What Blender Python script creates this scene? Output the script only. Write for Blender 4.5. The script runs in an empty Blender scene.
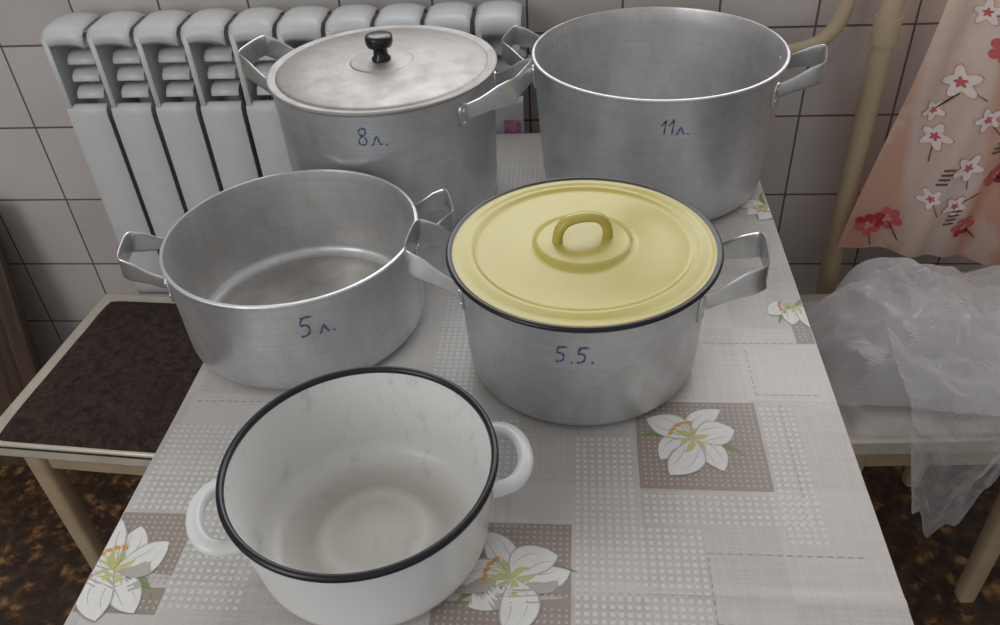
import bpy, math, random
from mathutils import Vector, Matrix, noise
random.seed(7)
sc=bpy.context.scene
try:
    sc.view_settings.view_transform='Standard'; sc.view_settings.look='None'
except Exception: pass
pi=math.pi
# ---------------------------------------------------------------- helpers
def empty(name,loc=(0,0,0),rz=0):
    e=bpy.data.objects.new(name,None); e.location=loc; e.rotation_euler=(0,0,rz); e.empty_display_size=.05
    sc.collection.objects.link(e); return e
def mk(name,V,F,mats,parent=None,smooth=True,angle=35,mi=None,loc=None):
    me=bpy.data.meshes.new(name); me.from_pydata([tuple(v) for v in V],[],F); me.update()
    if not isinstance(mats,(list,tuple)): mats=[mats]
    for m in mats: me.materials.append(m)
    if mi:
        for p,i in zip(me.polygons,mi): p.material_index=i
    if smooth:
        me.polygons.foreach_set('use_smooth',[True]*len(me.polygons))
        try: me.set_sharp_from_angle(angle=math.radians(angle))
        except Exception: pass
    o=bpy.data.objects.new(name,me); sc.collection.objects.link(o)
    if parent: o.parent=parent
    if loc: o.location=loc
    return o
def lathe(name,prof,mats,parent=None,seg=112,segmat=None,angle=35):
    V=[];F=[];mi=[];rings=[]
    for r,z in prof:
        if r<1e-6: rings.append([len(V)]); V.append((0,0,z))
        else:
            rings.append(list(range(len(V),len(V)+seg)))
            V+=[(r*math.cos(2*pi*i/seg),r*math.sin(2*pi*i/seg),z) for i in range(seg)]
    for k in range(len(prof)-1):
        a,b=rings[k],rings[k+1]
        for i in range(seg):
            j=(i+1)%seg
            if len(a)==1 and len(b)==1: continue
            if len(a)==1: f=(a[0],b[j],b[i])
            elif len(b)==1: f=(a[i],a[j],b[0])
            else: f=(a[i],a[j],b[j],b[i])
            F.append(f); mi.append(segmat[k] if segmat else 0)
    return mk(name,V,F,mats,parent,True,angle,mi)
def box(name,x0,x1,y0,y1,z0,z1,mat,parent=None,bev=.003,segs=2):
    V=[(x,y,z) for x in(x0,x1) for y in(y0,y1) for z in(z0,z1)]
    F=[(0,1,3,2),(4,6,7,5),(0,4,5,1),(2,3,7,6),(0,2,6,4),(1,5,7,3)]
    o=mk(name,V,F,mat,parent,True,50)
    if bev>0:
        m=o.modifiers.new('b','BEVEL'); m.width=bev; m.segments=segs; m.limit_method='ANGLE'
    return o
def sweep(name,path,sec,mat,parent=None,closed=False,up=(0,0,1),caps=True,angle=50):
    V=[];F=[];n=len(path);up=Vector(up);m=None
    for i,p in enumerate(path):
        if closed: t=path[(i+1)%n]-path[i-1]
        else: t=path[min(i+1,n-1)]-path[max(i-1,0)]
        t.normalize(); b=t.cross(up)
        if b.length<1e-4: b=t.cross(Vector((1,0,.01)))
        b.normalize(); nn=b.cross(t).normalized()
        s=sec(i); m=len(s)
        for (h,w) in s: V.append(p+nn*h+b*w)
    for i in range(n if closed else n-1):
        for k in range(m):
            a=i*m+k; b2=i*m+(k+1)%m; c=((i+1)%n)*m+(k+1)%m; d=((i+1)%n)*m+k
            F.append((a,b2,c,d))
    if not closed and caps:
        F.append(tuple(range(m))[::-1]); F.append(tuple(range((n-1)*m,n*m)))
    return mk(name,V,F,mat,parent,True,angle)
def ell(a,b,k=14,e=1.0):
    o=[]
    for i in range(k):
        c,s=math.cos(2*pi*i/k),math.sin(2*pi*i/k)
        o.append((a*math.copysign(abs(c)**e,c),b*math.copysign(abs(s)**e,s)))
    return o
def smoothpath(pts,it=3,closed=False):
    pts=[Vector(p) for p in pts]
    for _ in range(it):
        q=[] if closed else [pts[0]]
        n=len(pts)
        for i in range(n if closed else n-1):
            a,b=pts[i],pts[(i+1)%n]
            q+= [a*.75+b*.25,a*.25+b*.75]
        if not closed: q.append(pts[-1])
        pts=q
    return pts
# ---------------------------------------------------------------- materials
class NT:
    def __init__(s,name):
        s.m=bpy.data.materials.new(name); s.m.use_nodes=True; s.t=s.m.node_tree; s.n=s.t.nodes
        s.b=s.n.get('Principled BSDF'); s.out=s.n.get('Material Output')
    def new(s,ty,**k):
        x=s.n.new(ty)
        for a,v in k.items(): setattr(x,a,v)
        return x
    def link(s,a,b): s.t.links.new(a,b)
    def coord(s,kind='Object',scale=(1,1,1),loc=(0,0,0),rot=(0,0,0)):
        c=s.new('ShaderNodeTexCoord'); mp=s.new('ShaderNodeMapping')
        mp.inputs['Scale'].default_value=scale; mp.inputs['Location'].default_value=loc; mp.inputs['Rotation'].default_value=rot
        s.link(c.outputs[kind],mp.inputs[0]); return mp.outputs[0]
    def noise(s,vec,scale,detail=3,rough=.5):
        x=s.new('ShaderNodeTexNoise'); x.inputs['Scale'].default_value=scale; x.inputs['Detail'].default_value=detail; x.inputs['Roughness'].default_value=rough
        s.link(vec,x.inputs['Vector']); return x.outputs['Fac']
    def ramp(s,fac,stops):
        x=s.new('ShaderNodeValToRGB'); cr=x.color_ramp
        while len(cr.elements)<len(stops): cr.elements.new(.5)
        for e,(p,c) in zip(cr.elements,stops):
            e.position=p; e.color=(c if len(c)==4 else (*c,1)) if isinstance(c,tuple) else (c,c,c,1)
        s.link(fac,x.inputs[0]); return x.outputs[0]
    def mix(s,f,a,b,mode='MIX'):
        x=s.new('ShaderNodeMix',data_type='RGBA',blend_type=mode)
        for v,i in ((f,0),(a,6),(b,7)):
            if hasattr(v,'links'): s.link(v,x.inputs[i])
            else: x.inputs[i].default_value=v if i==0 else (*v,1)
        return x.outputs[2]
    def madd(s,a,k,b):
        m=s.new('ShaderNodeMath',operation='MULTIPLY_ADD'); s.link(a,m.inputs[0]); m.inputs[1].default_value=k
        if hasattr(b,'links'): s.link(b,m.inputs[2])
        else: m.inputs[2].default_value=b
        return m.outputs[0]
    def bump(s,h,strength=.2,dist=.001):
        x=s.new('ShaderNodeBump'); x.inputs['Strength'].default_value=strength; x.inputs['Distance'].default_value=dist
        s.link(h,x.inputs['Height']); s.link(x.outputs[0],s.b.inputs['Normal'])
    def set(s,**k):
        for a,v in k.items():
            i=s.b.inputs[a.replace('_',' ')]
            if hasattr(v,'links'): s.link(v,i)
            else: i.default_value=(*v,1) if isinstance(v,tuple) and len(v)==3 else v
        return s
    def radius(s):
        c=s.new('ShaderNodeTexCoord'); sx=s.new('ShaderNodeSeparateXYZ'); s.link(c.outputs['Object'],sx.inputs[0])
        cb=s.new('ShaderNodeCombineXYZ'); s.link(sx.outputs[0],cb.inputs[0]); s.link(sx.outputs[1],cb.inputs[1])
        ln=s.new('ShaderNodeVectorMath',operation='LENGTH'); s.link(cb.outputs[0],ln.inputs[0]); return ln.outputs['Value']
def simple(name,col,rough=.5,metal=0.,var=.08,nscale=30,bump=.0):
    t=NT(name); v=t.coord(); f=t.noise(v,nscale,4)
    c=t.ramp(f,[(.3,tuple(x*(1-var) for x in col)),(.7,tuple(min(1,x*(1+var)) for x in col))])
    t.set(Base_Color=c,Roughness=rough,Metallic=metal)
    if bump: t.bump(f,bump,.001)
    return t.m
def alu(name,base=(.74,.76,.79),rough=.38,aniso=.45,stain=.26,radial=False):
    t=NT(name)
    if radial:
        cb2=t.new('ShaderNodeCombineXYZ'); t.link(t.radius(),cb2.inputs[0]); fine=t.noise(cb2.outputs[0],420,3)
    else: fine=t.noise(t.coord(scale=(1.5,1.5,420)),1.0,4,.6)
    blot=t.noise(t.coord(),9,5,.65); blot2=t.noise(t.coord(scale=(1,1,.3)),30,5,.65)
    c=t.ramp(blot,[(.3,tuple(x*(1-stain) for x in base)),(.62,base)])
    c=t.mix(t.ramp(blot2,[(.45,0.),(.75,.5)]),c,(base[0]*.72,base[1]*.68,base[2]*.60))
    c=t.mix(.25,c,t.ramp(fine,[(.3,.45),(.7,1.)]),'MULTIPLY')
    r=t.ramp(blot2,[(.3,rough-.06),(.7,rough+.12)])
    t.set(Base_Color=c,Metallic=.8,Roughness=r,Anisotropic=aniso)
    tg=t.new('ShaderNodeTangent',direction_type='RADIAL',axis='Z'); t.link(tg.outputs[0],t.b.inputs['Tangent'])
    dent=t.noise(t.coord(),17,2)
    t.bump(t.madd(fine,.05,dent),.35,.004)
    return t.m
M_alu=alu('brushed_aluminium')
M_alu_in=alu('worn_aluminium_inside',(.77,.77,.775),.38,.35,.3)
M_alu_bot=alu('worn_aluminium_bottom',(.64,.61,.575),.42,.25,.5,True)
M_alu_lid=alu('aluminium_lid_metal',(.46,.435,.415),.52,.2,.15,True)
M_strap=simple('handle_steel',(.66,.67,.67),.30,.9,.15,40)
M_ink=simple('blue_ink',(.035,.085,.20),.5,0,.4,300)
M_black=simple('black_bakelite',(.006,.006,.007),.22)
M_enblack=simple('black_enamel',(.004,.004,.008),.3)
def enamel(name,col,rough=.22,var=.03):
    t=NT(name); f=t.noise(t.coord(),14,4)
    c=t.ramp(f,[(.3,tuple(x*(1-var) for x in col)),(.7,col)])
    t.set(Base_Color=c,Roughness=rough)
    t.bump(t.noise(t.coord(),25,2),.05,.002); return t.m
M_white=enamel('white_enamel',(.74,.74,.73))
M_yel=enamel('yellow_enamel',(.50,.42,.095),.25,.08)
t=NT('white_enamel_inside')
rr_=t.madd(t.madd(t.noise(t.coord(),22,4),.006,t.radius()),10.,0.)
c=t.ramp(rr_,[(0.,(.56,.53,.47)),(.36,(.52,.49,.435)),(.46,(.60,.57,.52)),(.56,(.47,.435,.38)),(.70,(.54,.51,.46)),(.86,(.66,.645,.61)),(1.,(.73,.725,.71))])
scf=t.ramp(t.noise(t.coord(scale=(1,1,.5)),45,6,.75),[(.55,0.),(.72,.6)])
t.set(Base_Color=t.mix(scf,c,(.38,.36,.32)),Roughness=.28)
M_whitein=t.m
# ---------------------------------------------------------------- generic pot pieces
def Rz(R0,R1,h,z): return R0+(R1-R0)*z/h
def label(parent,R0,R1,h,phi,zc,strokes,scale,w=.0018):
    V=[];F=[]
    tot=max(p[0] for s in strokes for p in s)
    for s in strokes:
        pts=smoothpath([(p[0],p[1],0) for p in s],2)
        n=len(pts)
        for i,p in enumerate(pts):
            t=(pts[min(i+1,n-1)]-pts[max(i-1,0)]).normalized(); nx=Vector((-t.y,t.x,0))
            for sgn in(-1,1):
                q=(p-Vector((tot/2,.5,0)))*scale+nx*sgn*w*(.42+.15*math.sin(i*1.3))
                z=zc+q.y; r=Rz(R0,R1,h,z)+.0006; a=phi+q.x/r
                V.append((r*math.cos(a),r*math.sin(a),z))
        b=len(V)-2*n
        F+=[(b+2*i,b+2*i+1,b+2*i+3,b+2*i+2) for i in range(n-1)]
    return mk('volume_label',V,F,M_ink,parent)
G8=[[(.42,.95),(.12,.9),(.1,.62),(.4,.48),(.5,.15),(.25,-.02),(.02,.15),(.12,.42),(.42,.6),(.5,.85),(.3,.97)]]
G1=[[(0,.55),(.16,.7),(.28,1.0),(.24,.5),(.2,0)]]
G5=[[(.45,1.02),(.12,.92),(.04,.55),(.3,.62),(.45,.35),(.3,.02),(0,.0)],[(.1,.95),(.3,1.0),(.58,.98)]]
GL=[[(0,.02),(.1,0),(.22,.3),(.34,.6),(.42,.55),(.5,.2),(.6,0),(.68,.08)]]
GD=[[(0,.0),(.07,.02),(.05,-.06)]]
GC=[[(.05,.05),(.07,0),(.03,-.06)]]
def cat(*items):
    o=[]
    for g,dx,s in items: o+=[[(x*s+dx,y*s) for x,y in st] for st in g]
    return o
def strap_handle(parent,R0,R1,h,z,phi,w=.085,g=.058,out=.05,rise=.03,hs=.016,hg=.022):
    er=Vector((math.cos(phi),math.sin(phi),0)); et=Vector((-math.sin(phi),math.cos(phi),0))
    R=Rz(R0,R1,h,z)
    def P(r,t,f):
        base=math.sqrt(max(R*R-t*t,0))
        return er*(base*(1-f)+ (R)*f + r)+et*t+Vector((0,0,z+rise*(r/out)))
    pts=[P(.0005,w/2,0),P(out*.5,w/2*.86,.6),P(out*.9,g/2*1.08,1),P(out,g/2*.88,1),P(out*1.01,0,1),P(out,-g/2*.88,1),P(out*.9,-g/2*1.08,1),P(out*.5,-w/2*.86,.6),P(.0005,-w/2,0)]
    path=smoothpath(pts,3); n=len(path)
    def sec(i):
        k=abs(i/(n-1)-.5)*2; f=min(1,max(0,(1-k-.25)/.2)); hh=hs+(hg-hs)*f
        return ell(hh/2,.0011,16,.55)
    sweep('handle_strap',path,sec,M_strap,parent)
    for sg in(-1,1):
        a0=phi+sg*math.asin(w/2/R)+sg*.004/R
        V=[];F=[];N=20
        def C(x,y,d):
            zz=z+y-.003; r=Rz(R0,R1,h,zz)+d; a=a0+x/R
            return (r*math.cos(a),r*math.sin(a),zz)
        ring=[]
        for i in range(N):
            th=2*pi*i/N; x=.0085*math.copysign(abs(math.cos(th))**.7,math.cos(th)); y=.016*math.copysign(abs(math.sin(th))**.7,math.sin(th)); ring.append((x,y))
        V=[C(x,y,.0004) for x,y in ring]+[C(x*.94,y*.96,.0022) for x,y in ring]+[C(0,0,.0023)]
        for i in range(N):
            j=(i+1)%N; F.append((i,j,N+j,N+i)); F.append((N+i,N+j,2*N))
        mk('handle_plate',V,F,M_strap,parent,True,30)
        for yy in(-.009,.007):
            V=[];F=[]
            for k in range(5):
                q=k/4*pi/2
                for i in range(12):
                    th=2*pi*i/12; V.append(C(.0032*math.cos(q)*math.cos(th),yy+.0032*math.cos(q)*math.sin(th),.002+.0018*math.sin(q)))
            for k in range(4):
                for i in range(12): F.append((k*12+i,k*12+(i+1)%12,(k+1)*12+(i+1)%12,(k+1)*12+i))
            mk('rivet',V,F,M_strap,parent)
def alu_pot(name,x,y,Rr,Rb,h,handles,hz,lab=None,th=.0022,hk={}):
    e=empty(name,(x,y,.7512),random.uniform(0,.01))
    rb=.014
    prof=[(0,.0),(Rb-rb,0)]
    for k in range(1,7):
        a=k/6*pi/2; prof.append((Rb-rb+rb*math.sin(a),rb-rb*math.cos(a)))
    for k in range(1,9): prof.append((Rz(Rb,Rr,h,rb+(h-.004-rb)*k/8),rb+(h-.004-rb)*k/8))
    prof+=[(Rr+.0012,h-.003),(Rr+.0016,h-.0012),(Rr+.0006,h),(Rr-th,h),(Rr-th-.0006,h-.002)]
    sw=len(prof)-3
    for k in range(7,-1,-1): prof.append((Rz(Rb,Rr,h,rb+(h-rb)*k/8)-th,rb+(h-.003-rb)*k/8+.001))
    for k in range(5,-1,-1):
        a=k/6*pi/2; prof.append((Rb-rb+(rb-th)*math.sin(a),rb+.001-(rb-th)*math.cos(a)))
    n_b=len(prof)-1
    for f in(.8,.55,.3): prof.append(((Rb-rb)*f,th+.0008))
    prof.append((0,th+.0008))
    segm=[0 if k<sw else (1 if k<n_b else 2) for k in range(len(prof)-1)]
    lathe('pot_body',prof,[M_alu,M_alu_in,M_alu_bot],e,128,segm)
    for ph in handles: strap_handle(e,Rb,Rr,h,hz,math.radians(ph),**hk)
    if lab: label(e,Rb,Rr,h,*lab)
    return e
# ---------------------------------------------------------------- pots
p8=alu_pot('lidded_aluminium_stockpot',-.247,1.021,.1425,.138,.186,[165,-17],.160,
   (math.radians(-86.5),.157,cat((G8,0,1.1),(GL,.75,.9),(GD,1.55,1)),.021),hk=dict(w=.095,g=.062,out=.052,rise=.030,hs=.020,hg=.028))
zl=.1865
prof=[(0,zl-.001),(.139,zl-.001),(.1455,zl-.002),(.1472,zl),(.147,zl+.002),(.1455,zl+.003),(.143,zl+.0028),(.1385,zl+.0015),(.136,zl+.0012),(.1345,zl+.0025),(.131,zl+.0038),(.09,zl+.006),(.05,zl+.0075),(.041,zl+.0075),(.039,zl+.0088),(.036,zl+.0092),(0,zl+.0095)]
lathe('pot_lid',prof,M_alu_lid,p8,128,None,25)
zk=zl+.009
lathe('lid_knob',[(0,zk),(.012,zk),(.0125,zk+.003),(.0095,zk+.006),(.0088,zk+.014),(.010,zk+.016),(.0155,zk+.018),(.0175,zk+.023),(.0175,zk+.029),(.0165,zk+.0315),(.012,zk+.0325),(0,zk+.033)],M_black,p8,48,None,60)
p11=alu_pot('open_aluminium_stockpot',.1053,1.0675,.1618,.149,.1848,[166,-14],.158,
   (math.radians(-86.6),.1848-.034,cat((G1,0,1),(G1,.42,1.05),(GL,.85,.75),(GD,1.5,1)),.021),hk=dict(w=.09,g=.058,out=.044,rise=.022,hs=.018,hg=.026))
p5=alu_pot('wide_aluminium_saucepan',-.3045,.7407,.1354,.1327,.1174,[16,193],.094,
   (math.radians(-67),.086,cat((G5,0,1.1),(GL,.85,.72),(GD,1.5,1)),.021),hk=dict(w=.074,g=.05,out=.040,rise=.020,hs=.015,hg=.024))
p55=alu_pot('aluminium_saucepan_with_yellow_lid',.0072,.681,.1235,.1175,.130,[-5,176],.104,
   (math.radians(-93.6),.102,cat((G5,0,.9),(GC,.66,1),(G5,.95,.9),(GD,1.6,1)),.020),hk=dict(w=.078,g=.054,out=.050,rise=.026,hs=.018,hg=.028))
zl=.131
prof=[(0,zl),(.118,zl),(.124,zl+.002),(.130,zl+.003),(.1322,zl+.0036),(.1334,zl+.0055),(.1327,zl+.0075),(.1308,zl+.0084),(.1288,zl+.0078),(.127,zl+.0065),(.118,zl+.0075),(.112,zl+.0088),(.109,zl+.009),(.1065,zl+.0080),(.104,zl+.0066),(.100,zl+.0061),(.08,zl+.0070),(.055,zl+.0085),(.0495,zl+.0088),(.047,zl+.0105),(.0445,zl+.0125),(.041,zl+.0132),(.02,zl+.0142),(0,zl+.0144)]
lathe('enamel_lid',prof,[M_yel,M_enblack],p55,128,[0,0,1,1,1,1,1,1,1]+[0]*(len(prof)-10),70)
ph=math.radians(12); d=Vector((math.cos(ph),math.sin(ph),0)); z0=zl+.0135
pts=[d*r+Vector((0,0,z0+q)) for r,q in [(-.0250,-.001),(-.0248,.002),(-.0232,.013),(-.015,.0225),(0,.0245),(.015,.0225),(.0232,.013),(.0248,.002),(.0250,-.001)]]
path=smoothpath(pts,3); n=len(path)
side=Vector((0,0,1)).cross(d)
def sec(i):
    k=abs(i/(n-1)-.5)*2; f=1+.9*max(0,(k-.82)/.18)**2
    return ell(.0066*f,.0050*f,16)
sweep('lid_loop_handle',path,sec,M_yel,p55,up=side,angle=80)
# enamel pot
en=empty('white_enamel_pot',(-.1690,.436,.7512))
Rr,Rb,h,rb,th=.1073,.0985,.0962,.022,.0018
prof=[(0,.003),(Rb-rb-.006,.003),(Rb-rb-.002,.0),(Rb-rb,.0)]
for k in range(1,9):
    a=k/8*pi/2; prof.append((Rb-rb+rb*math.sin(a),rb-rb*math.cos(a)))
for k in range(1,7): prof.append((Rz(Rb,Rr,1,k/6),rb+(h-rb)*k/6))
sw=len(prof)-1
prof.append((Rr-th,h))
for k in range(5,-1,-1): prof.append((Rz(Rb,Rr,1,k/6)-th,rb+(h-rb)*k/6+.001))
for k in range(7,-1,-1):
    a=k/8*pi/2; prof.append((Rb-rb+(rb-th)*math.sin(a),rb+.001-(rb-th)*math.cos(a)))
prof+=[(.062,.0033),(.058,.0043),(.05,.0045),(0,.0045)]
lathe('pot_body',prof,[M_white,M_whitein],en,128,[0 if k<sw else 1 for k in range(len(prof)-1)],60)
path=[Vector(((Rr+.0002)*math.cos(2*pi*i/128),(Rr+.0002)*math.sin(2*pi*i/128),h-.0006)) for i in range(128)]
sweep('black_rim',path,lambda i:ell(.0034,.0031,12),M_enblack,en,closed=True,angle=80)
for ph in (17,198):
    ph=math.radians(ph); er=Vector((math.cos(ph),math.sin(ph),0)); et=Vector((-math.sin(ph),math.cos(ph),0)); zc=.066
    R=Rz(Rb,Rr,h-rb,zc-rb)
    pts=[]
    for (r,t) in [(-.0045,.032),(.002,.0325),(.012,.032),(.021,.0265),(.028,.014),(.0295,0),(.028,-.014),(.021,-.0265),(.012,-.032),(.002,-.0325),(-.0045,-.032)]:
        pts.append(er*(R+r)+et*t+Vector((0,0,zc+max(r,0)*.15)))
    path=smoothpath(pts,3); n=len(path)
    def sec(i): return ell(.0050,.0068,16,.8)
    sweep('enamel_handle',path,sec,M_white,en,angle=80)
# ---------------------------------------------------------------- table + cloth
XL,XR,YN,YF=-.405,.256,.27,1.212
tb=empty('kitchen_table',((XL+XR)/2,(YN+YF)/2,0))
wx,wy=(XR-XL)/2,(YF-YN)/2
M_wood=NT('table_wood')
v=M_wood.coord(scale=(1,12,1)); f=M_wood.noise(v,6,6)
M_wood.set(Base_Color=M_wood.ramp(f,[(.3,(.28,.17,.09)),(.7,(.42,.28,.16))]),Roughness=.5); M_wood=M_wood.m
box('table_top',-wx+.004,wx-.004,-wy+.004,wy-.004,.722,.7465,M_wood,tb)
for i,(sx,sy) in enumerate([(-1,-1),(1,-1),(-1,1),(1,1)]):
    box('leg_%d'%(i+1),sx*(wx-.06)-.02,sx*(wx-.06)+.02,sy*(wy-.06)-.02,sy*(wy-.06)+.02,0,.7225,M_wood,tb)
box('apron_front',-wx+.05,wx-.05,-wy+.055,-wy+.075,.63,.7225,M_wood,tb); box('apron_back',-wx+.05,wx-.05,wy-.075,wy-.055,.63,.7225,M_wood,tb)
box('apron_left',-wx+.055,-wx+.075,-wy+.05,wy-.05,.63,.7225,M_wood,tb); box('apron_right',wx-.075,wx-.055,-wy+.05,wy-.05,.63,.7225,M_wood,tb)
cl=empty('floral_oilcloth',(0,0,0))
t=NT('oilcloth')
a=t.noise(t.coord(scale=(14,600,1)),1,3,.6); b=t.noise(t.coord(scale=(600,14,1)),1,3,.6)
s1=t.ramp(a,[(.38,(.455,.425,.39)),(.62,(.555,.53,.50))]); s2=t.ramp(b,[(.38,(.455,.425,.39)),(.62,(.555,.53,.50))])
c=t.mix(.5,s1,s2)
ck=t.new('ShaderNodeTexChecker'); ck.inputs['Scale'].default_value=1/.1133; t.link(t.coord(loc=(.0546,-.0455,0.02)),ck.inputs['Vector'])
c=t.mix(ck.outputs['Fac'],c,t.mix(.35,c,(.62,.60,.58)))
t.set(Base_Color=c,Roughness=.32)
t.bump(t.noise(t.coord(),55,4),.25,.0012); M_cloth=t.m
def flat(name,col,r=.4):
    q=NT(name); f=q.noise(q.coord(),120,3); q.set(Base_Color=q.ramp(f,[(.3,tuple(x*.93 for x in col)),(.7,col)]),Roughness=r); return q.m
M_taupe=flat('print_taupe',(.33,.27,.23)); M_dot=flat('print_white',(.68,.67,.65)); M_dot2=flat('print_white_fine',(.49,.45,.41)); M_pet=flat('print_petal',(.78,.77,.74)); M_petg=flat('print_petal_shade',(.45,.435,.38))
M_grn=flat('print_green',(.20,.27,.10)); M_yc=flat('print_yellowgreen',(.58,.56,.22)); M_or=flat('print_orange',(.70,.33,.04)); M_dash=flat('print_dash',(.36,.31,.27))
def clothz(x,y):
    return .75+.0008*noise.noise(Vector((x*9,y*9,0)))+.0016*math.exp(-((y-.385-.004*math.sin(x*9))/.004)**2)-.0006
dr=.13
V=[];F=[]
def frange(a,b,n): return [a+(b-a)*i/n for i in range(n+1)]
xs=[XL-dr+dr*i/12 for i in range(12)]+frange(XL,XR,66)+[XR+dr*(i+1)/12 for i in range(12)]
ys=[YN-dr+dr*i/12 for i in range(12)]+frange(YN,YF,150)+[YF+.008*(i+1)/2 for i in range(2)]
for y in ys:
    for x in xs:
        dx=max(XL-x,x-XR,0); dy=max(YN-y,y-YF,0)
        cx=min(max(x,XL),XR); cy=min(max(y,YN),YF)
        dd=max(dx,dy)
        sx=-1 if x<XL else 1; sy=-1 if y<YN else 1
        rip=.006*math.sin(y*38)*dx/dr if dx else 0; rip2=.007*math.sin(x*34)*dy/dr if dy else 0
        bulge=.004*(1-math.exp(-dd/.01))
        X=cx+(sx*(bulge+rip+.05*dx) if dx else 0); Y=cy+(sy*(bulge+rip2+.05*dy) if dy and y<YN else (.002 if dy else 0))
        V.append((X,Y,clothz(cx,cy)-dd))
W=len(xs)
F=[(j*W+i,j*W+i+1,(j+1)*W+i+1,(j+1)*W+i) for j in range(len(ys)-1) for i in range(W-1)]
mk('cloth_sheet',V,F,M_cloth,cl,True,70)
def onc(x,y,lift): return (x,y,clothz(x,y)+lift)
def rect(name,x0,x1,y0,y1,mat,lift,n=8):
    x1=min(x1,XR-.001);x0=max(x0,XL+.001)
    V=[onc(x0+(x1-x0)*i/n,y0+(y1-y0)*j/n,lift) for j in range(n+1) for i in range(n+1)]
    return mk(name,V,[(j*(n+1)+i,j*(n+1)+i+1,(j+1)*(n+1)+i+1,(j+1)*(n+1)+i) for j in range(n) for i in range(n)],mat,cl)
def dots(x0,x1,y0,y1,pitch=.0068,sz=.0036,mat=None,lift=.00025,name='dot_print'):
    V=[];F=[]
    y=y0+pitch/2
    while y<y1:
        x=x0+pitch/2
        while x<x1:
            if XL+.003<x<XR-.003:
                b=len(V); s=sz/2
                V+=[onc(x-s,y-s,lift),onc(x+s,y-s,lift),onc(x+s,y+s,lift),onc(x-s,y+s,lift)]; F.append((b,b+1,b+2,b+3))
            x+=pitch
        y+=pitch
    if V: mk(name,V,F,mat or M_dot,cl,False)
def dashes(x0,y0,x1,y1):
    L=math.hypot(x1-x0,y1-y0); n=int(L/.008); V=[];F=[]
    ux,uy=(x1-x0)/L,(y1-y0)/L
    for i in range(n):
        a=i*.008; b=a+.0045; q=len(V)
        for s,sg in((a,-1),(b,-1),(b,1),(a,1)):
            V.append(onc(x0+ux*s-uy*sg*.0005,y0+uy*s+ux*sg*.0005,.00025))
        F.append((q,q+1,q+2,q+3))
    mk('dash_print',V,F,M_dash,cl,False)
def petal(cx,cy,ang,L,w,lift,bend=0.,inner=0,pw=.8,off=0.,ex=.8):
    V=[];F=[];n=14
    cx+=-math.sin(ang)*off; cy+=math.cos(ang)*off
    for i in range(n+1):
        s=i/n; ww=w*max(0.0,math.sin(pi*min(1,s**pw)))**ex
        if i==0: ww=w*.12
        if i==n: ww=0.0003
        a=ang+bend*s*s; x=cx+math.cos(a)*(inner+L*s); y=cy+math.sin(a)*(inner+L*s)
        px,py=-math.sin(a),math.cos(a)
        for k in(-1,0,1):
            xx=min(max(x+px*k*ww/2,XL+.001),XR-.0005); V.append(onc(xx,y+py*k*ww/2,lift))
    for i in range(n):
        for k in range(2): F.append((i*3+k,i*3+k+1,(i+1)*3+k+1,(i+1)*3+k))
    return V,F
def lily(cx,cy,sc_=1.,rot=0.,sqr=None,angs=(.1,1.05,2.1,3.15,4.2,5.25)):
    if sqr:
        x0,x1,y0,y1=sqr
        rect('taupe_square',x0,x1,y0,y1,M_taupe,.0002); dots(x0+.003,x1-.002,y0+.003,y1-.002,.0056,.0022,M_dot2,.0003,'fine_dot_print')
    parts=[]
    Z=.0005
    for a,L,w,b in [(2.55,.056,.008,.25),(-.45,.056,.008,-.3)]:
        parts.append((petal(cx,cy,a+rot,L*sc_,w*sc_,Z-.0001,b),M_grn))
    order=[1,3,5,0,2,4] if len(angs)==6 else range(len(angs))
    for q,k in enumerate(order):
        a=angs[k]
        L=(.050+.006*math.sin(k*2.3+cx*40))*sc_; w=(.033 if k%2==0 else .026)*sc_; z=Z+.0001*q
        bd=.45*math.sin(k*1.7+cx*30)
        parts.append((petal(cx,cy,a+rot,L*1.03,w*1.10,z,bd,0,1.1),M_petg))
        parts.append((petal(cx,cy,a+rot,L,w,z+.00004,bd,.001,1.1),M_pet))
        for of in (-.22,.22): parts.append((petal(cx,cy,a+rot,L*.72,.0009*sc_,z+.00007,bd,.007*sc_,1,of*w,1),M_petg))
        parts.append((petal(cx,cy,a+rot,L*.42,.007*sc_,z+.00008,bd,0),M_yc))
    for k in range(5):
        a=rot+1.2+k*.3; parts.append((petal(cx,cy,a,.024*sc_,.0016*sc_,Z+.0008,.1),M_yc))
        parts.append((petal(cx+math.cos(a)*.022*sc_,cy+math.sin(a)*.022*sc_,a+1.2,.008*sc_,.0036*sc_,Z+.0009,.1),M_or))
    V=[];F=[];mi=[];mats=[M_grn,M_petg,M_pet,M_yc,M_or]
    for (v,f),m in parts:
        b=len(V); V+=v; F+=[tuple(q+b for q in g) for g in f]; mi+=[mats.index(m)]*len(f)
    mk('lily_print',V,F,mats,cl,False,mi=mi)
lily(.112,.558,.92,.3,(.059,.176,.497,.608))
lily(-.050,.400,.95,.9,(-.112,-.002,.345,.455))
lily(-.387,.395,.95,.2,(-.405,-.335,.355,.455))
lily(.246,.765,.70,1.3,(.236,.256,.70,.745),(1.9,3.0,4.1))
lily(.252,.985,.7,2.2,(.235,.256,.95,.98),(.6,1.6,2.6))
dots(.178,.212,.44,.60); dots(.0,.057,.45,.56); dots(.0,.108,.36,.452); dots(.06,.205,.458,.494)
dots(-.40,-.30,.458,.57); dots(-.335,-.27,.36,.452); dots(-.30,-.24,.50,.60); dots(-.12,-.05,.50,.58); dots(-.15,-.10,.60,.86); dots(-.11,.02,1.02,1.11); dots(-.16,.0,.30,.343)
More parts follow.
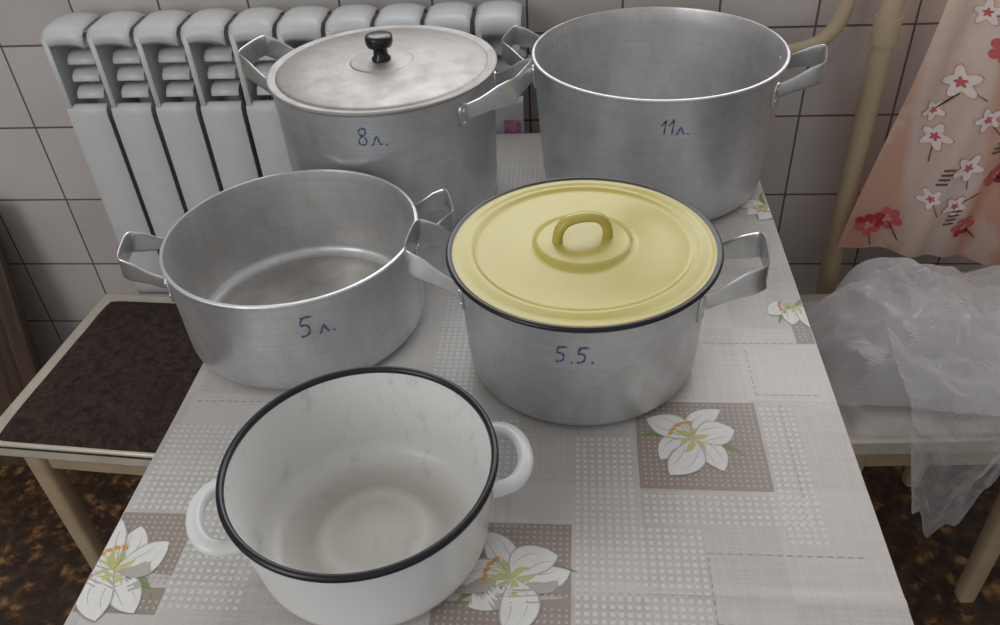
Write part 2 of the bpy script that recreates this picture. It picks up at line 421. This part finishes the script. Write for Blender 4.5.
for q in [(.11,.365,.24,.365),(.11,.43,.24,.43),(.11,.365,.11,.43),(.18,.62,.25,.62),(.18,.62,.18,.70),(.13,.70,.25,.70),(.20,.49,.20,.61),(-.39,.60,-.27,.60),(.14,.84,.25,.84),(.17,.84,.17,.95),(-.23,.42,-.23,.5)]: dashes(*q)
# ---------------------------------------------------------------- room
YW=1.333
t=NT('wall_tiles'); g=t.new('ShaderNodeNewGeometry'); sx=t.new('ShaderNodeSeparateXYZ'); t.link(g.outputs['Position'],sx.inputs[0])
def addc(o,k):
    m=t.new('ShaderNodeMath',operation='ADD'); t.link(o,m.inputs[0]); m.inputs[1].default_value=k; return m.outputs[0]
cb=t.new('ShaderNodeCombineXYZ'); t.link(addc(sx.outputs[0],-.372+15),cb.inputs[0]); t.link(addc(sx.outputs[2],-.715+15),cb.inputs[1])
br=t.new('ShaderNodeTexBrick'); br.offset=0; br.squash=1
br.inputs['Scale'].default_value=1; br.inputs['Brick Width'].default_value=.15; br.inputs['Row Height'].default_value=.15; br.inputs['Mortar Size'].default_value=.0019; br.inputs['Mortar Smooth'].default_value=.2
br.inputs['Color1'].default_value=(.53,.49,.475,1); br.inputs['Color2'].default_value=(.62,.58,.56,1); br.inputs['Mortar'].default_value=(.15,.115,.095,1)
t.link(cb.outputs[0],br.inputs['Vector'])
nz=t.noise(g.outputs['Position'],7,4)
t.set(Base_Color=t.mix(.35,br.outputs['Color'],t.ramp(nz,[(.3,.7),(.7,1.)]),'MULTIPLY'),Roughness=.25)
inv=t.new('ShaderNodeMath',operation='SUBTRACT'); inv.inputs[0].default_value=1; t.link(br.outputs['Fac'],inv.inputs[1]); t.bump(inv.outputs[0],.5,.0015)
M_tile=t.m
wx0,wx1,wz0,wz1=-.75,1.05,1.10,2.25
wall=empty('wall_back')
box('wall_lower',-2.2,2.2,YW,YW+.25,0,wz0,M_tile,wall,0)
M_paint=simple('wall_paint',(.62,.62,.58),.6)
box('wall_upper',-2.2,2.2,YW,YW+.25,wz1,2.6,M_paint,wall,0)
box('wall_pier_left',-2.2,wx0,YW,YW+.25,wz0,wz1,M_paint,wall,0); box('wall_pier_right',wx1,2.2,YW,YW+.25,wz0,wz1,M_paint,wall,0)
M_wp=simple('white_paint',(.75,.75,.73),.35)
win=empty('window_1')
for a in [(wx0,wx0+.06,wz0,wz1),(wx1-.06,wx1,wz0,wz1),(wx0,wx1,wz0,wz0+.06),(wx0,wx1,wz1-.06,wz1),(.12,.19,wz0,wz1)]:
    box('window_frame',a[0],a[1],YW+.12,YW+.17,a[2],a[3],M_wp,win)
M_lino=NT('linoleum'); v=M_lino.coord()
vo=M_lino.new('ShaderNodeTexVoronoi'); vo.inputs['Scale'].default_value=26; M_lino.link(v,vo.inputs['Vector'])
n1=M_lino.noise(v,30,6,.7)
c=M_lino.ramp(n1,[(.42,(.02,.010,.007)),(.50,(.10,.045,.018)),(.60,(.34,.19,.07))])
M_lino.set(Base_Color=M_lino.mix(M_lino.ramp(vo.outputs['Distance'],[(.25,0.),(.5,.8)]),c,(.035,.02,.012)),Roughness=.45); M_lino=M_lino.m
box('floor',-2.2,2.2,-1.5,YW+.1,-.1,0,M_lino,None,0)
box('wall_left',-2.3,-2.2,-1.5,YW+.25,0,2.6,M_paint,None,0)
box('wall_right',2.2,2.3,-1.5,YW+.25,0,2.6,M_paint,None,0)
# ---------------------------------------------------------------- radiator
rad=empty('radiator',(-.835,0,0))
M_rad=simple('radiator_enamel',(.60,.61,.615),.35,0,.03)
ns=10; pit=.0757
for s in range(ns):
    x0=s*pit+.004; x1=(s+1)*pit-.004
    def sheet(name,prof,xa,xb,th=.0025):
        V=[];n=len(prof)
        for (y,z) in prof: V+=[(xa,y,z),(xb,y,z)]
        F=[(2*i,2*i+1,2*i+3,2*i+2) for i in range(n-1)]
        o=mk(name,V,F,M_rad,rad,True,60); m=o.modifiers.new('s','SOLIDIFY'); m.thickness=th; m.offset=0
        b=o.modifiers.new('b','BEVEL'); b.width=.001; b.segments=1; b.limit_method='ANGLE'
    sheet('front_panel',[(1.225,.42),(1.223,.43),(1.223,.785),(1.2245,.795),(1.229,.800),(1.235,.802)],x0,x1)
    prof=[(1.234,.899),(1.2275,.906),(1.2272,.914),(1.231,.922),(1.240,.928),(1.285,.930),(1.300,.928),(1.308,.918)]
    V=[];nc=8
    for (y,z) in prof:
        for q in range(nc+1):
            u=q/nc; V.append((x0+(x1-x0)*u,y,z-.007*(abs(2*u-1)**3)))
    F=[(i*(nc+1)+q,i*(nc+1)+q+1,(i+1)*(nc+1)+q+1,(i+1)*(nc+1)+q) for i in range(len(prof)-1) for q in range(nc)]
    o=mk('top_cap',V,F,M_rad,rad,True,60); m=o.modifiers.new('s','SOLIDIFY'); m.thickness=.003; m.offset=0
    xm=(x0+x1)/2
    for k,(yy,zz) in enumerate([(1.238,.820),(1.242,.847),(1.246,.874)]):
        sheet('louvre',[(yy-.001,zz-.010),(yy+.002,zz-.002),(yy+.010,zz+.004),(yy+.026,zz+.006)],x0+.018,x1-.004,.002)
    sheet('rib_side',[(1.2265,.912),(1.2265,.795)],x0+.001,x0+.010,.003)
    box('centre_web',x0+.004,x0+.007,1.2265,1.305,.43,.915,M_rad,rad,.001,1)
    box('water_column',xm-.012,xm+.012,1.276,1.298,.42,.90,M_rad,rad,.006,2)
box('lower_header',0,ns*pit,1.276,1.30,.44,.475,M_rad,rad,.010,3)
box('upper_header',0,ns*pit,1.276,1.30,.82,.856,M_rad,rad,.010,3)
box('brand_sticker',ns*pit-.036,ns*pit-.008,1.2205,1.2212,.742,.768,simple('sticker_pink',(.55,.22,.38),.5,0,.5,260),rad,0)
for xx in (.15,.6): box('wall_bracket',xx-.01,xx+.01,1.29,YW-.0005,.80,.82,M_rad,rad,.001)
# ---------------------------------------------------------------- pipes
M_pipe=simple('pipe_paint',(.50,.40,.26),.4,0,.08,12)
hp=empty('heating_pipe')
circ=lambda r:(lambda i:ell(r,r,20))
sweep('riser',[Vector((.452,1.255,z)) for z in frange(0,2.6,12)],circ(.0160),M_pipe,hp,up=(0,1,0))
for z in (.32,.885): sweep('coupling',[Vector((.452,1.255,z+k)) for k in (-.02,.02)],circ(.0195),M_pipe,hp,up=(0,1,0))
fp=empty('radiator_feed_pipe')
sweep('feed_pipe',smoothpath([(.402,1.28,2.6),(.402,1.28,1.2),(.400,1.28,.95),(.392,1.28,.88),(.35,1.28,.845),(.2,1.28,.838),(-.075,1.28,.838)],3),circ(.0115),M_pipe,fp,up=(0,1,.02))
# ---------------------------------------------------------------- curtain
cu=empty('floral_curtain')
def cleft(z): return .449+(z-.54)*.125+.006*math.sin(z*9)
def cy_(x,z):
    u=(x-cleft(z)); return 1.203+.015*math.sin(u*36+.8*math.sin(z*4))+.006*math.sin(u*90+z*3)
t=NT('curtain_fabric')
w=t.new('ShaderNodeTexWave',wave_type='BANDS'); w.bands_direction='X'; w.inputs['Scale'].default_value=1.6; w.inputs['Distortion'].default_value=1.; w.inputs['Phase Offset'].default_value=1.2; t.link(t.coord(rot=(0,.13,0)),w.inputs['Vector'])
c=t.ramp(w.outputs['Fac'],[(.35,(.74,.44,.33)),(.6,(.80,.63,.54))])
bl=t.noise(t.coord(),16,3); c=t.mix(t.ramp(bl,[(.52,0.),(.62,.6)]),c,(.82,.72,.66))
t.set(Base_Color=c,Roughness=.55)
tr=t.new('ShaderNodeBsdfTranslucent'); t.link(c,tr.inputs[0]); mx=t.new('ShaderNodeMixShader'); mx.inputs[0].default_value=.3
t.link(t.b.outputs[0],mx.inputs[1]); t.link(tr.outputs[0],mx.inputs[2]); t.link(mx.outputs[0],t.out.inputs[0]); M_cur=t.m
V=[];nu,nz_=110,70
for j in range(nz_+1):
    for i in range(nu+1):
        xr=.62*i/nu; z0=.525+.012*math.sin(xr*20)-.03*xr; z=z0+(2.35-z0)*(j/nz_)
        x=cleft(z)+xr; V.append((x,cy_(x,z),z))
F=[(j*(nu+1)+i,j*(nu+1)+i+1,(j+1)*(nu+1)+i+1,(j+1)*(nu+1)+i) for j in range(nz_) for i in range(nu)]
mk('curtain_panel',V,F,M_cur,cu,True,80)
M_red=flat('print_red',(.45,.03,.045),.8); M_pink=flat('print_pink',(.66,.28,.25),.8); M_cr=flat('print_cream',(.84,.77,.72),.8); M_dk=flat('print_dark',(.12,.07,.06),.8); M_rose=flat('print_rose',(.60,.12,.13),.8)
def decal(cx,cz,pts,mat,lift,name):
    V=[(cx,cy_(cx,cz)-lift,cz)]; n=len(pts); K=4
    for k in range(1,K+1):
        for (px,pz) in pts:
            x=cx+px*k/K; z=cz+pz*k/K; V.append((x,cy_(x,z)-lift,z))
    F=[(0,1+i,1+(i+1)%n) for i in range(n)]
    for k in range(K-1):
        for i in range(n):
            j=(i+1)%n; F.append((1+k*n+i,1+(k+1)*n+i,1+(k+1)*n+j,1+k*n+j))
    mk(name,V,F,mat,cu,False)
def heart(s,rot=0):
    o=[]
    for i in range(28):
        a=2*pi*i/28; x=16*math.sin(a)**3; z=13*math.cos(a)-5*math.cos(2*a)-2*math.cos(3*a)-math.cos(4*a)
        x*=s/17;z*=s/17; o.append((x*math.cos(rot)-z*math.sin(rot),x*math.sin(rot)+z*math.cos(rot)))
    return o
def flower(s,k=5,ph=0,d=.25):
    return [(s*((1-d)+d*math.cos(k*a+ph))*math.cos(a),s*((1-d)+d*math.cos(k*a+ph))*math.sin(a)) for a in [2*pi*i/40 for i in range(40)]]
def stem(x,z,a,L=.03):
    decal(x+math.cos(a)*L/2,z+math.sin(a)*L/2,[(-math.cos(a)*L/2-math.sin(a)*.0008,-math.sin(a)*L/2+math.cos(a)*.0008),(math.cos(a)*L/2-math.sin(a)*.0008,math.sin(a)*L/2+math.cos(a)*.0008),(math.cos(a)*L/2+math.sin(a)*.0008,math.sin(a)*L/2-math.cos(a)*.0008),(-math.cos(a)*L/2+math.sin(a)*.0008,-math.sin(a)*L/2-math.cos(a)*.0008)],M_dk,.0018,'stem_print')
def rose(cx,cz,s,ph=0.):
    stem(cx,cz,-1.3+ph*.2,.04)
    for k in range(3):
        a=ph+k*2.1; decal(cx+math.cos(a)*s*.5,cz+math.sin(a)*s*.4,heart(s*.8,a-pi/2),M_red if k%2 else M_rose,.002+.0003*k,'rose_petal_print')
    decal(cx,cz,flower(s*.42,3,ph),M_pink,.003,'rose_centre_print')
def blossom(cx,cz,s,ph=0.):
    stem(cx,cz,-1.6+ph*.3,.04)
    decal(cx,cz,flower(s*1.08,5,ph),M_pink,.0019,'blossom_outline_print'); decal(cx,cz,flower(s,5,ph),M_cr,.0023,'blossom_print'); decal(cx,cz,flower(s*.35,5,ph),M_rose,.0028,'blossom_centre_print')
for i,(x,z) in enumerate([(.480,.578),(.507,.590),(.63,.575),(.655,.665),(.60,.875),(.67,.80),(.585,1.02)]): rose(x,z,.019,i*1.3)
for i,(x,z) in enumerate([(.545,.735),(.60,.69),(.555,.64),(.605,.77),(.56,.82),(.57,.92),(.63,.94),(.66,.73),(.60,.62),(.535,.775),(.63,.84)]): blossom(x,z,.021+.004*math.sin(i*2.),i*.9)
for x,z in [(.565,.665),(.60,.585),(.635,.715)]:
    for q in range(4): decal(x+.002*q,z+.008*q,[(-.008,-.0015),(.008,.001),(.007,.004),(-.009,.0015)],M_dk,.003,'stripe_print')
# ---------------------------------------------------------------- stools
M_brown=NT('brown_plush'); f=M_brown.noise(M_brown.coord(),75,6,.75); f2=M_brown.noise(M_brown.coord(),11,3)
M_brown.set(Base_Color=M_brown.mix(M_brown.ramp(f2,[(.4,0.),(.7,.5)]),M_brown.ramp(f,[(.38,(.012,.006,.004)),(.62,(.085,.048,.034))]),(.04,.022,.016)),Roughness=.95); M_brown.bump(f,1.,.010); M_brown=M_brown.m
M_leg=simple('pale_leg_wood',(.42,.32,.21),.45,0,.12,18)
M_edge=simple('seat_trim_metal',(.60,.55,.46),.35,.2,.1)
def stool(name,cx,cy,rz,w,d,zt,seatmat,padf=.006):
    e=empty(name,(cx,cy,0),rz)
    box('seat_board',-w/2,w/2,-d/2,d/2,zt-.034,zt-.004,M_edge,e,.004)
    # cushion with gently domed top
    V=[];N=24
    x0,x1,y0,y1=-w/2+.018,w/2-.018,-d/2+padf,d/2-.018
    for j in range(N+1):
        for i in range(N+1):
            u=2*i/N-1; v=2*j/N-1
            ed=(1-abs(u)**14)*(1-abs(v)**14)
            V.append((x0+(x1-x0)*i/N,y0+(y1-y0)*j/N,zt-.012+.020*ed**.5+.006*(1-u*u)*(1-v*v)+.0015*noise.noise(Vector((u*4,v*4,cx)))*ed))
    F=[(j*(N+1)+i,j*(N+1)+i+1,(j+1)*(N+1)+i+1,(j+1)*(N+1)+i) for j in range(N) for i in range(N)]
    mk('seat_pad',V,F,seatmat,e,True,80)
    for sx in(-1,1):
        for sy in(-1,1):
            p0=Vector((sx*(w/2-.045),sy*(d/2-.045),zt-.034)); p1=Vector((sx*(w/2-.045),sy*(d/2-.045),0))
            sweep('leg',[p0,p0.lerp(p1,.5),p1],lambda i:ell(.019-.002*i,.019-.002*i,16,.6),M_leg,e,up=(0,1,0))
    box('apron_front',-w/2+.05,w/2-.05,-d/2+.037,-d/2+.053,zt-.10,zt-.034,M_leg,e); box('apron_back',-w/2+.05,w/2-.05,d/2-.053,d/2-.037,zt-.10,zt-.034,M_leg,e)
    box('apron_left',-w/2+.037,-w/2+.053,-d/2+.05,d/2-.05,zt-.10,zt-.034,M_leg,e); box('apron_right',w/2-.053,w/2-.037,-d/2+.05,d/2-.05,zt-.10,zt-.034,M_leg,e)
    return e
stool('kitchen_stool',-.70,.99,math.radians(-4),.38,.38,.45,M_brown,-.002)
M_cloth2=simple('white_seat_cloth',(.60,.57,.52),.8,0,.15,20,.4)
stool('kitchen_stool.001',.545,1.03,math.radians(3),.36,.35,.45,M_cloth2)
# ---------------------------------------------------------------- plastic bags
def plastic(name,alpha,col,edge=.5):
    t=NT(name); f=t.noise(t.coord(),60,3,.5)
    t.set(Base_Color=col,Roughness=.14); t.b.inputs['Specular IOR Level'].default_value=.8; t.bump(f,.25,.004)
    trn=t.new('ShaderNodeBsdfTransparent'); mx=t.new('ShaderNodeMixShader')
    fr=t.new('ShaderNodeLayerWeight'); fr.inputs[0].default_value=.5
    mr=t.new('ShaderNodeMapRange'); t.link(fr.outputs['Facing'],mr.inputs[0]); mr.inputs[3].default_value=alpha; mr.inputs[4].default_value=min(1,alpha+edge)
    t.link(mr.outputs[0],mx.inputs[0]); t.link(trn.outputs[0],mx.inputs[1]); t.link(t.b.outputs[0],mx.inputs[2]); t.link(mx.outputs[0],t.out.inputs[0]); return t.m
M_pl=plastic('translucent_polythene',.40,(.78,.76,.78)); M_pl2=plastic('clear_polythene',.16,(.84,.84,.86),.5)
def creas(x,y,s,sd):
    w=Vector((noise.noise(Vector((x*6,y*6,sd))),noise.noise(Vector((x*6,y*6,sd+9))),0))*.35
    h=0;a=1;q=s
    for k in range(3):
        d,_=noise.voronoi(Vector((x*q,y*q,sd))+w*(1+k),distance_metric='DISTANCE',exponent=2.5)
        h+=a*(.5-min(1.,d[1]-d[0]));a*=.45;q*=2.1
    return h
bag=empty('plastic_bag',(0,0,0))
def tris(N,M):
    F=[]
    for j in range(M):
        for i in range(N):
            a=j*(N+1)+i;b=a+1;c=a+N+2;d=a+N+1
            F+= [(a,b,c),(a,c,d)] if (i+j)%2 else [(a,b,d),(b,c,d)]
    return F
def heap(name,cx,cy,rx,ry,hh,sd,zb):
    V=[];N=100
    for j in range(N+1):
        for i in range(N+1):
            u=i/N*2-1; w=j/N*2-1
            X=u*math.sqrt(1-w*w/2.9); Y=w*math.sqrt(1-u*u/2.9); rr=max(abs(u),abs(w)); an=math.atan2(Y,X)
            ed=1+.06*math.sin(3*an+1+sd)+.05*math.sin(7*an)+.03*math.sin(13*an+2)
            x=cx+X*rx*ed; y=cy+Y*ry*ed
            dome=(1-rr**5); z=zb+.004+dome*(hh+.02*math.sin(x*17+y*9+sd))+.045*creas(x,y,7,sd)*(.2+.8*dome)
            V.append((x,y,max(z,zb)))
    mk(name,V,tris(N,N),M_pl,bag,True,28)
heap('bag_heap',.62,1.008,.275,.148,.085,3.1,.4715)
heap('bag_heap_inner',.60,1.0,.21,.12,.045,5.7,.4705)
bag2=empty('plastic_bag.001',(0,0,0))
V=[];NI,NJ=60,80
for j in range(NJ+1):
    s=j/NJ
    for i in range(NI+1):
        u=i/NI
        L=.385*s*(1-.75*abs(u-.33)**1.3+.03*math.sin(u*25))
        x=.440+.225*u+.012*math.sin(s*5)*(u-.5)+.09*s*s*(.42-u)
        c=creas(x,s*.34,9,2.2)*.020
        if L<.14: y=.975-L; z=.568-.25*L+c
        else: y=.832+.006*math.sin(u*9)-.02*(L-.14)-c; z=.533-(L-.14)*1.0
        V.append((x,y,z))
mk('hanging_bag_sheet',V,tris(NI,NJ),M_pl2,bag2,True,28)
# ---------------------------------------------------------------- wooden board left
M_dw=NT('dark_board_wood'); f=M_dw.noise(M_dw.coord(scale=(14,14,1)),4,6); M_dw.set(Base_Color=M_dw.ramp(f,[(.3,(.04,.022,.014)),(.7,(.10,.06,.038))]),Roughness=.5); M_dw=M_dw.m
bd=empty('wooden_panel',(-1.24,1.16,0),math.radians(0))
o=box('panel_board',-.14,.14,-.01,.01,0,.60,M_dw,bd); o.rotation_euler=(math.radians(-12),0,0)
for sx in(-1,1):
    o=box('panel_stile',sx*.125-.02,sx*.125+.02,-.02,-.008,0,.60,M_dw,bd); o.rotation_euler=(math.radians(-12),0,0)
o=box('panel_rail',-.14,.14,-.022,-.008,.56,.60,M_dw,bd); o.rotation_euler=(math.radians(-12),0,0)
# ---------------------------------------------------------------- lights, world, camera
w=bpy.data.worlds.new('world'); sc.world=w; w.use_nodes=True; bg=w.node_tree.nodes['Background']; bg.inputs[0].default_value=(.97,.97,1,1); bg.inputs[1].default_value=.46
def area(name,loc,rot,sx,sy,e,col):
    l=bpy.data.lights.new(name,'AREA'); l.shape='RECTANGLE'; l.size=sx; l.size_y=sy; l.energy=e; l.color=col
    o=bpy.data.objects.new(name,l); o.location=loc; o.rotation_euler=rot; sc.collection.objects.link(o); return o
area('window_daylight',((wx0+wx1)/2+.1,YW+.28,(wz0+wz1)/2),(math.radians(-78),0,0),1.7,1.1,18,(.95,.97,1))
lo=area('front_left_fill',(-1.55,-.9,1.75),(0,0,0),1.0,1.5,15,(1,.99,.97))  # added soft fill from front left to shape the pots; no known door there
lo.rotation_euler=(Vector((-.1,.8,.8))-lo.location).to_track_quat('-Z','Y').to_euler()
f,p,psi,r,H=833.6,.6604,.1135,.0646,.5867
Fw=Vector((-math.sin(psi)*math.cos(p),math.cos(psi)*math.cos(p),-math.sin(p)))
R0=Vector((math.cos(psi),math.sin(psi),0)); U0=R0.cross(Fw)
Rr_=R0*math.cos(r)-U0*math.sin(r); Ur=R0*math.sin(r)+U0*math.cos(r)
mt=Matrix((( Rr_.x,Ur.x,-Fw.x,0),(Rr_.y,Ur.y,-Fw.y,0),(Rr_.z,Ur.z,-Fw.z,.75+H),(0,0,0,1)))
c=bpy.data.cameras.new('camera'); c.sensor_width=36; c.lens=f*36/1000; c.clip_start=.01
co=bpy.data.objects.new('camera',c); co.matrix_world=mt; sc.collection.objects.link(co); sc.camera=co
